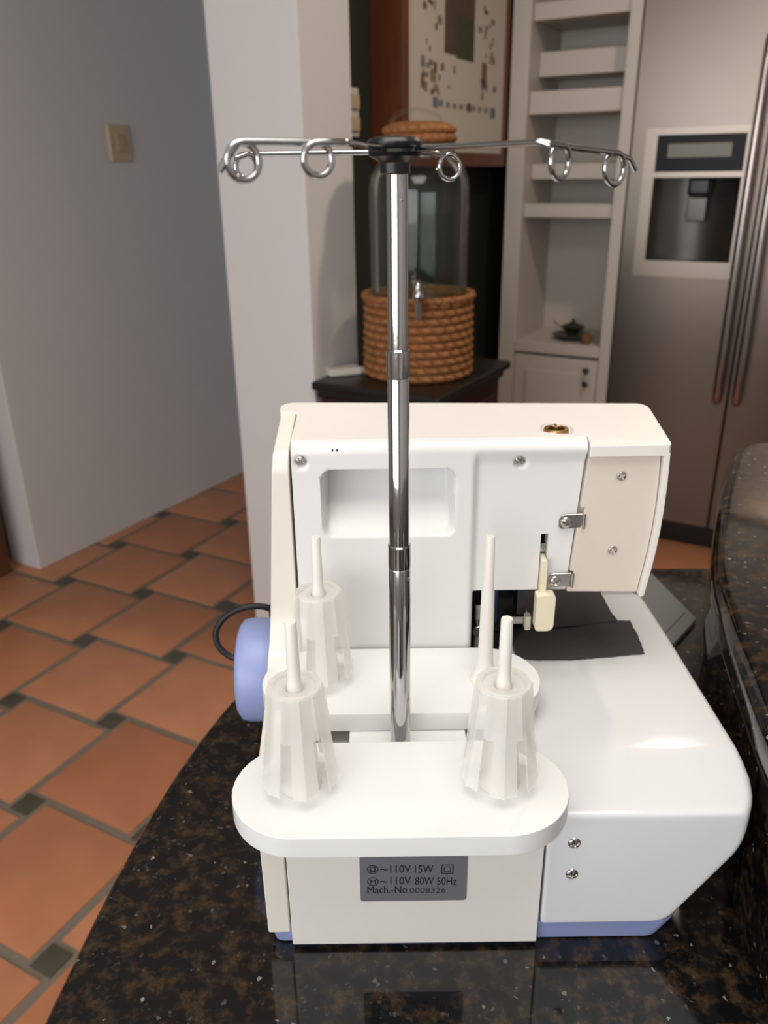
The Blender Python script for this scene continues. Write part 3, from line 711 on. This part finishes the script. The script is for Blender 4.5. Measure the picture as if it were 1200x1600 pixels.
def zw2(x, y): return 0.1156 + 0.0005*math.sin(x*100+1)*math.sin(y*80)
cloth('lower_piece', [(0.0975,0.5125),(0.1120,0.5092),(0.1400,0.5090),(0.1620,0.5115),(0.1949,0.5160),(0.1968,0.5380),(0.1983,0.5650),(0.1860,0.5650),(0.0980,0.5600)], zw1, t, 1)
cloth('upper_piece', [(0.0985,0.5480),(0.1872,0.5622),(0.1850,0.5760),(0.1858,0.6150),(0.1000,0.6150)], zw2, t, 2)

cp = smoothpath([(-0.0905,0.575,0.1215),(-0.1000,0.574,0.1262),(-0.1150,0.572,0.1265),(-0.1300,0.570,0.1195),(-0.1385,0.568,0.1070),(-0.1370,0.565,0.0950),(-0.1285,0.563,0.0865),(-0.1200,0.562,0.0835),(-0.1170,0.565,0.0750),(-0.1195,0.574,0.0560),(-0.1180,0.590,0.0300),(-0.1100,0.610,0.0090),(-0.0950,0.630,0.0030),(-0.050,0.655,0.0028),(0.02,0.665,0.0028)], 8)
bm = new(); tube(bm, cp, 0.0026, 12)
pc = thing('power_cord', (-0.11, 0.60, 0.0), 'black power cord looping out beside the pale blue handwheel', 'cord')
finish('cable', bm, 'rubber', pc)
bm = new(); cyl(bm, (0, 0.575, 0.1215), 0.0065, -0.0945, -0.0850, 16, 'x', 0.001); finish('plug', bm, 'rubber', pc)

t = thing('plastic_case', (0.30, 0.80, 0.0), 'smoky see-through plastic case lying on the granite behind the machine', 'case')
def local(x0, y0, ang):
    c_, s_ = math.cos(ang), math.sin(ang)
    return lambda x, y, z: Vector((x0 + x*c_ - y*s_, y0 + x*s_ + y*c_, z))
F = local(0.3330, 0.7480, math.radians(50))     # near corner by the riser; x runs along the low edge, y up the slope
LW, LD, H0_, H1_ = 0.080, 0.090, 0.004, 0.066
def zt_(y): return H0_ + (H1_-H0_)*y/LD
def wedge(bm, x0, x1, y0, y1, lo, hi):
    for v in box(bm, x0, x1, y0, y1, 0, 1):
        x, y, k = v.co; v.co = F(x, y, hi(y) if k > 0.5 else lo(y))
flat = lambda y: 0.0006
bm = new(); wedge(bm, -LW, 0, 0, LD, flat, lambda y: 0.003); finish('case_floor', bm, 'greyclear', t)
bm = new(); wedge(bm, -0.002, 0, 0, LD, lambda y: 0.0031, zt_); finish('case_wall', bm, 'greyclear', t)
bm = new(); wedge(bm, -LW, -LW+0.002, 0, LD, lambda y: 0.0031, zt_); finish('case_wall', bm, 'greyclear', t)
bm = new(); wedge(bm, -LW+0.002, -0.002, LD-0.002, LD, lambda y: 0.0031, zt_); finish('case_wall', bm, 'greyclear', t)
bm = new(); wedge(bm, -LW, 0, 0, LD*0.60, zt_, lambda y: zt_(y)+0.0022); ld_ = finish('case_lid', bm, 'greyclear', t)
bm = new(); wedge(bm, -LW+0.012, -0.010, 0.010, LD*0.52, lambda y: zt_(y)+0.0024, lambda y: zt_(y)+0.0040); finish('lid_panel', bm, 'greyclear', ld_)
bm = new(); wedge(bm, -LW, 0.0005, LD*0.60, LD, zt_, lambda y: zt_(y)+0.006); finish('case_flap', bm, 'greyclear', t, 0.001)

# ------------------------------------------------------------------ refrigerator
N0 = 3.024
t = thing('refrigerator', W(-0.29, 3.35, FZ), 'stainless double-door refrigerator with water dispenser', 'refrigerator')
bm = new(); rbox(bm, -0.748, 0.16, N0+0.075, N0+0.66, FZ+0.03, 1.02); finish('fridge_body', bm, 'stainless', t, 0.004)
bm = new(); rbox(bm, -0.74, 0.15, N0+0.03, N0+0.075, FZ+0.0, FZ+0.085); finish('kick_plate', bm, 'black', t, 0.003)
def door(name, s0, s1, hole=None):
    bm = new(); z0, z1 = FZ+0.095, 1.02
    if hole is None:
        rbox(bm, s0, s1, N0, N0+0.07, z0, z1)
    else:
        a, b, c, d = hole
        rbox(bm, s0, s1, N0, N0+0.07, d, z1); rbox(bm, s0, s1, N0, N0+0.07, z0, c)
        rbox(bm, s0, a, N0, N0+0.07, c, d); rbox(bm, b, s1, N0, N0+0.07, c, d)
        bmesh.ops.remove_doubles(bm, verts=bm.verts, dist=1e-5)
    return finish(name, bm, 'stainless', t, 0.0)
fd = door('freezer_door', -0.753, -0.335, (-0.672, -0.386, 0.150, 0.565)); rd = door('fridge_door', -0.325, 0.155)
bm = new()
for q in ((-0.706,-0.356,0.555,0.577),(-0.706,-0.356,0.105,0.158),(-0.706,-0.668,0.158,0.555),(-0.390,-0.356,0.158,0.555),(-0.668,-0.390,0.425,0.442)):
    rbox(bm, q[0], q[1], N0-0.010, N0+0.012, q[2], q[3])
bmesh.ops.remove_doubles(bm, verts=bm.verts, dist=1e-5)
finish('dispenser_frame', bm, 'trim', fd)
bm = new(); rbox(bm, -0.668, -0.390, N0-0.004, N0+0.02, 0.442, 0.555); finish('control_panel', bm, 'panel', fd)
bm = new(); rbox(bm, -0.632, -0.432, N0-0.0055, N0-0.004, 0.486, 0.528); finish('display', bm, 'lcd', fd)
bm = new(); n_ = 20                              # curved recess wall
ra = [(-0.668 + 0.278*i/n_, N0 + 0.012 + 0.062*math.sin(math.pi*i/n_)**0.6) for i in range(n_+1)]
lo = [bm.verts.new(W(s, n, 0.158)) for s, n in ra]; hi = [bm.verts.new(W(s, n, 0.425)) for s, n in ra]
for i in range(n_): bm.faces.new((lo[i], lo[i+1], hi[i+1], hi[i]))
bm.faces.new(lo); bm.faces.new(hi[::-1]); finish('dispenser_recess', bm, 'recess', fd, fix=False)
bm = new(); rbox(bm, -0.560, -0.486, N0+0.02, N0+0.055, 0.365, 0.425); finish('water_spout', bm, 'black', fd, 0.012, 3)
bm = new(); rbox(bm, -0.556, -0.494, N0+0.035, N0+0.05, 0.285, 0.362); finish('paddle', bm, 'recess', fd, 0.004)
for s, p_ in ((-0.362, fd), (-0.298, rd)):
    bm = new(); tube(bm, smoothpath([W(s, N0+0.002, -0.30), W(s, N0-0.045, -0.26), W(s, N0-0.052, 0.2), W(s, N0-0.045, 0.76), W(s, N0+0.002, 0.80)], 8), 0.014, 14)
    finish('door_handle', bm, 'handle', p_)

# ------------------------------------------------------------------ built-in white cabinet with niche
t = thing('built_in_cabinet', W(-0.97, 3.35, FZ), 'white built-in cabinet with stepped niche shelves next to the refrigerator', 'cabinet')
S0, S1 = -1.205, -0.760
bm = new(); rbox(bm, S0, S0+0.068, N0, N0+0.40, FZ, 1.25); finish('side_panel', bm, 'cab', t, 0.004)
bm = new(); rbox(bm, S1-0.042, S1, N0, N0+0.40, FZ, 1.25); finish('side_panel', bm, 'cab', t, 0.004)
bm = new(); rbox(bm, S1+0.002, 0.18, N0+0.03, N0+0.62, 1.05, 1.58); uc = finish('added_upper_cabinet', bm, 'cab', t, 0.003)  # unseen cabinet added for its pale reflection in the bar top
for q in ((S1+0.01, -0.295), (-0.289, 0.172)):
    bm = new(); rbox(bm, q[0], q[1], N0+0.010, N0+0.030, 1.06, 1.57); finish('added_upper_door', bm, 'cab', uc, 0.004)
bm = new(); rbox(bm, S0+0.068, S1-0.042, N0+0.33, N0+0.40, -0.20, 1.25); finish('niche_back', bm, 'cab', t)
bm = new(); rbox(bm, S0+0.068, S1-0.042, N0-0.006, N0+0.33, -0.205, -0.162); finish('niche_sill', bm, 'cab', t, 0.004)
for z, th, d0 in ((0.765,0.075,0.10),(0.640,0.070,0.02),(0.425,0.05,0.08),(0.295,0.045,0.02),(0.93,0.05,0.02)):
    bm = new(); rbox(bm, S0+0.069, S1-0.043, N0+d0+0.015, N0+0.329, z, z+0.014); sh = finish('shelf', bm, 'cab', t, 0.002)
    bm = new(); rbox(bm, S0+0.069, S1-0.043, N0+d0, N0+d0+0.014, z-0.004, z+th); finish('shelf_rail', bm, 'cab', sh, 0.004)
bm = new(); rbox(bm, S0+0.07, S1-0.044, N0-0.002, N0+0.02, FZ+0.09, -0.215); dr = finish('cabinet_door', bm, 'cab', t, 0.004)
bm = new(); rbox(bm, S0+0.12, S1-0.095, N0-0.010, N0-0.002, FZ+0.14, -0.270); finish('door_panel', bm, 'cab', dr, 0.006)
bm = new(); rbox(bm, S0+0.068, S1-0.042, N0+0.03, N0+0.33, FZ, FZ+0.085); finish('plinth', bm, 'cab', t)
for z in (-0.250, -0.302):
    bm = new(); lathe(bm, [(0.004,0),(0.004,0.010),(0.011,0.014),(0.012,0.022),(0.002,0.027)], (0,0,0), 16, close=True)
    for v in bm.verts: v.co = W(-0.838 + v.co.x, N0-0.010 - v.co.z, z + v.co.y)
    finish('knob', bm, 'darksteel', dr)
# things on the niche sill
c = W(-0.945, 3.13, -0.1618)
t = thing('covered_dish', c, 'dark green covered dish on a grey plate in the white niche', 'dish')
bm = new(); lathe(bm, [(0.0005,0.0),(0.040,0.0005),(0.066,0.012),(0.074,0.020),(0.070,0.023),(0.045,0.014),(0.0005,0.012)], c, 32); finish('plate', bm, 'dish', t)
bm = new(); lathe(bm, [(0.020,0.013),(0.024,0.030),(0.042,0.042),(0.046,0.050),(0.030,0.058),(0.014,0.064),(0.006,0.068),(0.008,0.076),(0.0005,0.080)], c + Vector((0.004,0,0)), 32); finish('lid', bm, 'leaf', t)
bm = new(); tube(bm, smoothpath([c+Vector((-0.040,0.01,0.048)), c+Vector((-0.058,0.012,0.058)), c+Vector((-0.070,0.014,0.070))], 5), 0.0025, 8); finish('handle', bm, 'leaf', t)
c = W(-0.865, 3.06, -0.1618)
t = thing('clay_pot', c, 'tiny tan clay pot beside the dark dish in the niche', 'pot')
bm = new(); lathe(bm, [(0.0005,0.0),(0.014,0.0),(0.021,0.014),(0.020,0.028),(0.014,0.034),(0.016,0.040),(0.013,0.040),(0.010,0.034),(0.0005,0.010)], c, 20); finish('pot_body', bm, 'tan', t)
bm = new(); tube(bm, smoothpath([c+Vector((0.013,-0.008,0.034)), c+Vector((0.026,-0.014,0.030)), c+Vector((0.018,-0.010,0.014))], 6), 0.0025, 8); finish('pot_handle', bm, 'tan', t)

# ------------------------------------------------------------------ poster in a deep wooden frame on the green wall
t = thing('framed_poster', W(-1.31, 2.62, 0.47), 'cream printed poster in a deep red-brown wooden frame on dark green wall', 'picture')
SF, z0, z1, n0, n1 = -1.2087, 0.468, 1.35, 2.225, 3.015
bm = new(); rbox(bm, -1.3095, SF, n0, n0+0.020, z0, z1); finish('frame_side', bm, 'redwood', t, 0.002)
bm = new(); rbox(bm, -1.3095, SF, n1-0.016, n1, z0, z1); finish('frame_side', bm, 'redwood', t, 0.002)
bm = new(); rbox(bm, -1.3095, SF, n0+0.020, n1-0.016, z0, z0+0.042); finish('frame_rail', bm, 'redwood', t, 0.002)
bm = new(); rbox(bm, -1.3095, SF, n0+0.020, n1-0.016, z1-0.042, z1); finish('frame_rail', bm, 'redwood', t, 0.002)
bm = new(); rbox(bm, SF, SF+0.006, n0, n0+0.034, z0, z1); finish('frame_bead', bm, 'redwood', t, 0.002)
bm = new(); rbox(bm, SF-0.020, SF-0.010, n0+0.020, n1-0.016, z0+0.042, z1-0.042); po = finish('poster', bm, 'paper', t)
def prints(name, m, rects):
    for (a, b, c_, d) in rects:
        bm = new(); bm.faces.new([bm.verts.new(W(SF-0.0096, *q)) for q in ((a,c_),(b,c_),(b,d),(a,d))])
        finish(name, bm, m, po, smooth=False, fix=False)
prints('print', 'p_brown', [(2.515,2.735,0.90,1.16),(2.515,2.60,0.785,0.90)])
prints('print', 'p_green', [(2.60,2.735,0.778,0.90)])
prints('print', 'p_blue', [(2.44,2.475,0.632,0.662),(2.48,2.51,0.637,0.656),(2.885,2.93,0.622,0.655),(2.36,2.385,0.735,0.765)])
prints('print', 'p_red', [(2.69,2.725,0.632,0.658),(2.80,2.845,0.71,0.785),(2.36,2.38,0.68,0.72)])
prints('print', 'p_ochre', [(2.42,2.46,0.70,0.735),(2.42,2.465,0.745,0.755)])
random.seed(7); rr_ = []
for k in range(120):
    a = random.choice([random.uniform(2.36,2.49), random.uniform(2.77,2.93), random.uniform(2.50,2.90)]); z = random.uniform(0.665, 1.15)
    if 2.47 < a < 2.76 and z > 0.75: continue
    rr_.append((a, a+random.uniform(0.010,0.034), z, z+random.uniform(0.006,0.026)))
prints('print', 'p_grey', rr_[::2]); prints('print', 'p_brown', rr_[1::4]); prints('print', 'p_ochre', rr_[3::8])
prints('print', 'p_grey', [(2.53+0.05*k, 2.56+0.05*k, 0.636, 0.652) for k in range(7)])

# ------------------------------------------------------------------ dark wooden stand with water dispenser
t = thing('wooden_stand', W(-1.01, 1.94, FZ), 'dark brown wooden stand with moulded top against the white pillar', 'stand')
TZ = -0.05
bm = new(); rbox(bm, -1.198, -0.825, 1.70, 2.172, TZ-0.022, TZ); finish('stand_top', bm, 'darkwood', t, 0.006, 3)
bm = new(); rbox(bm, -1.190, -0.840, 1.714, 2.158, TZ-0.045, TZ-0.022); finish('moulding', bm, 'darkwood', t, 0.006, 2)
bm = new(); rbox(bm, -1.182, -0.850, 1.724, 2.148, FZ+0.06, TZ-0.045); bd = finish('stand_body', bm, 'darkwood2', t, 0.004)
bm = new(); rbox(bm, -0.850, -0.838, 1.76, 2.11, FZ+0.12, TZ-0.30); d = finish('stand_door', bm, 'darkwood2', t, 0.004)
bm = new(); rbox(bm, -0.850, -0.838, 1.76, 2.11, TZ-0.27, TZ-0.08); d = finish('drawer', bm, 'darkwood2', t, 0.004)
bm = new(); rbox(bm, -0.838, -0.820, 1.925, 1.945, TZ-0.185, TZ-0.165); finish('knob', bm, 'brass', d, 0.004)
for s in (-1.16, -0.89):
    for n in (1.745, 2.09):
        bm = new(); rbox(bm, s, s+0.04, n, n+0.04, FZ, FZ+0.06); finish('foot', bm, 'darkwood', t, 0.004)

DC = Vector((0.0985, 2.165, TZ))
# wicker stand basket
t = thing('wicker_basket', DC, 'brown woven wicker basket stand under the glass water dispenser', 'basket')
def weave(rz, z0, z1, rows, lobes, amp, seg=180):
    bm = new(); V = []; nr = rows*7
    for j in range(nr+1):
        u = j/nr; z = z0 + (z1-z0)*u; row = int(min(rows-1, u*rows)); f = (u*rows) % 1.0 if j < nr else 1.0
        V.append([])
        for i in range(seg):
            a = 2*math.pi*i/seg
            b_ = abs(math.sin(math.pi*f))**0.6
            l_ = 0.2 + 0.8*abs(math.cos(a*lobes/2 + (row % 2)*math.pi/2 + (f-0.5)*1.1))
            r = rz(u) + amp*b_*l_
            V[-1].append(bm.verts.new((DC.x + r*math.cos(a), DC.y + r*math.sin(a), z)))
    for p, q in zip(V, V[1:]):
        for i in range(seg): bm.faces.new((p[i], p[(i+1) % seg], q[(i+1) % seg], q[i]))
    return bm, V
bm, V = weave(lambda u: 0.136 - 0.004*u, TZ+0.0008, TZ+0.205, 10, 26, 0.014)
inner_ = [bm.verts.new((DC.x + (v.co.x-DC.x)*0.90, DC.y + (v.co.y-DC.y)*0.90, v.co.z-0.002)) for v in V[-1]]
n = len(inner_)
for i in range(n): bm.faces.new((V[-1][i], V[-1][(i+1) % n], inner_[(i+1) % n], inner_[i]))
low_ = [bm.verts.new((DC.x + (v.co.x-DC.x)*0.86, DC.y + (v.co.y-DC.y)*0.86, TZ+0.185)) for v in V[0]]
for i in range(n): bm.faces.new((inner_[i], inner_[(i+1) % n], low_[(i+1) % n], low_[i]))
bm.faces.new(low_)
finish('basket_weave', bm, 'wicker', t, angle=60)
bm = new(); nb = 120
for ph in (0, 1):
    tube(bm, [DC + Vector(((0.141+0.004*math.sin(i*2*math.pi*36/nb+ph*math.pi))*math.cos(2*math.pi*i/nb), (0.141+0.004*math.sin(i*2*math.pi*36/nb+ph*math.pi))*math.sin(2*math.pi*i/nb), 0.206+0.004*math.cos(i*2*math.pi*36/nb+ph*math.pi))) for i in range(nb+1)], 0.006, 8)
finish('braided_rim', bm, 'wicker', t)
# glass jar
JZ = TZ + 0.187
t = thing('water_dispenser', (DC.x, DC.y, JZ), 'clear glass water dispenser jar with tap and wicker lid in a wicker stand', 'water dispenser')
bm = new(); lathe(bm, [(0.0005,JZ),(0.118,JZ),(0.1245,JZ+0.012),(0.1255,0.40),(0.122,0.440),(0.108,0.468),(0.092,0.480),(0.088,0.486),(0.088,0.516),(0.084,0.516),(0.084,0.486),(0.104,0.464),(0.118,0.438),(0.1215,0.40),(0.1205,JZ+0.014),(0.0005,JZ+0.008)], (DC.x, DC.y, 0), 56); finish('glass_jar', bm, 'glass', t)
bm = new(); lathe(bm, [(0.0005,JZ+0.009),(0.1195,JZ+0.016),(0.1200,0.350),(0.0005,0.350)], (DC.x, DC.y, 0), 48); finish('water', bm, 'water', t)
bm, V = weave(lambda u: 0.084 - 0.004*u*u, 0.5165, 0.556, 2, 22, 0.010, 120)
n = len(V[-1]); prev = V[-1]
for k, (f, dz) in enumerate(((0.82,0.006),(0.55,0.008),(0.25,0.009))):
    cur = [bm.verts.new((DC.x+(v.co.x-DC.x)*f, DC.y+(v.co.y-DC.y)*f, 0.556+dz)) for v in V[-1]]
    for i in range(n): bm.faces.new((prev[i], prev[(i+1) % n], cur[(i+1) % n], cur[i]))
    prev = cur
bm.faces.new(prev); bm.faces.new(V[0][::-1])
ld = finish('wicker_lid', bm, 'wicker', t, angle=60)
bm = new(); tube(bm, smoothpath([(DC.x-0.068,DC.y-0.01,0.560),(DC.x-0.060,DC.y-0.01,0.577),(DC.x-0.03,DC.y-0.01,0.588),(DC.x+0.01,DC.y-0.01,0.588),(DC.x+0.045,DC.y-0.01,0.575),(DC.x+0.054,DC.y-0.01,0.560)], 6), 0.004, 8); finish('lid_handle', bm, 'glass', ld)
ty = DC.y - 0.124; tx = DC.x - 0.016; tz = 0.205
bm = new(); tube(bm, smoothpath([(tx-0.004,ty+0.008,tz),(tx-0.002,ty-0.020,tz+0.002),(tx+0.004,ty-0.040,tz-0.004),(tx+0.008,ty-0.048,tz-0.024),(tx+0.008,ty-0.049,tz-0.040)], 6), 0.0095, 12); tp_ = finish('tap', bm, 'chrome', t)
bm = new(); lathe(bm, [(0.0005,-0.046),(0.010,-0.046),(0.0145,-0.036),(0.0145,-0.022),(0.010,-0.016)], (tx+0.008, ty-0.049, tz), 16); lathe(bm, [(0.0005,-0.085),(0.0075,-0.085),(0.0085,-0.046)], (tx+0.008, ty-0.049, tz), 14); finish('tap_spout', bm, 'chrome', tp_)
# small white gadget on the stand
c = W(-1.165, 1.81, TZ)
t = thing('white_gadget', c, 'small off-white plastic gadget lying on the dark wooden stand', 'gadget')
G2 = local(c.x, c.y, math.radians(22))
bm = new()
for v in box(bm, -0.045, 0.045, -0.022, 0.022, 0.0006, 0.020): v.co = G2(*v.co[:2], 0) + Vector((0, 0, TZ + v.co.z))
finish('gadget_case', bm, 'offwhite', t, 0.004, 3)
bm = new()
for v in box(bm, 0.044, 0.088, -0.012, 0.012, 0.0006, 0.015): v.co = G2(*v.co[:2], 0) + Vector((0, 0, TZ + v.co.z))
finish('gadget_plug', bm, 'offwhite', t, 0.003, 2)

# ------------------------------------------------------------------ lift everything so that the floor is at zero
for o in bpy.data.objects:
    if o.parent is None and o.type not in ('CAMERA', 'LIGHT'): o.location.z += ZC
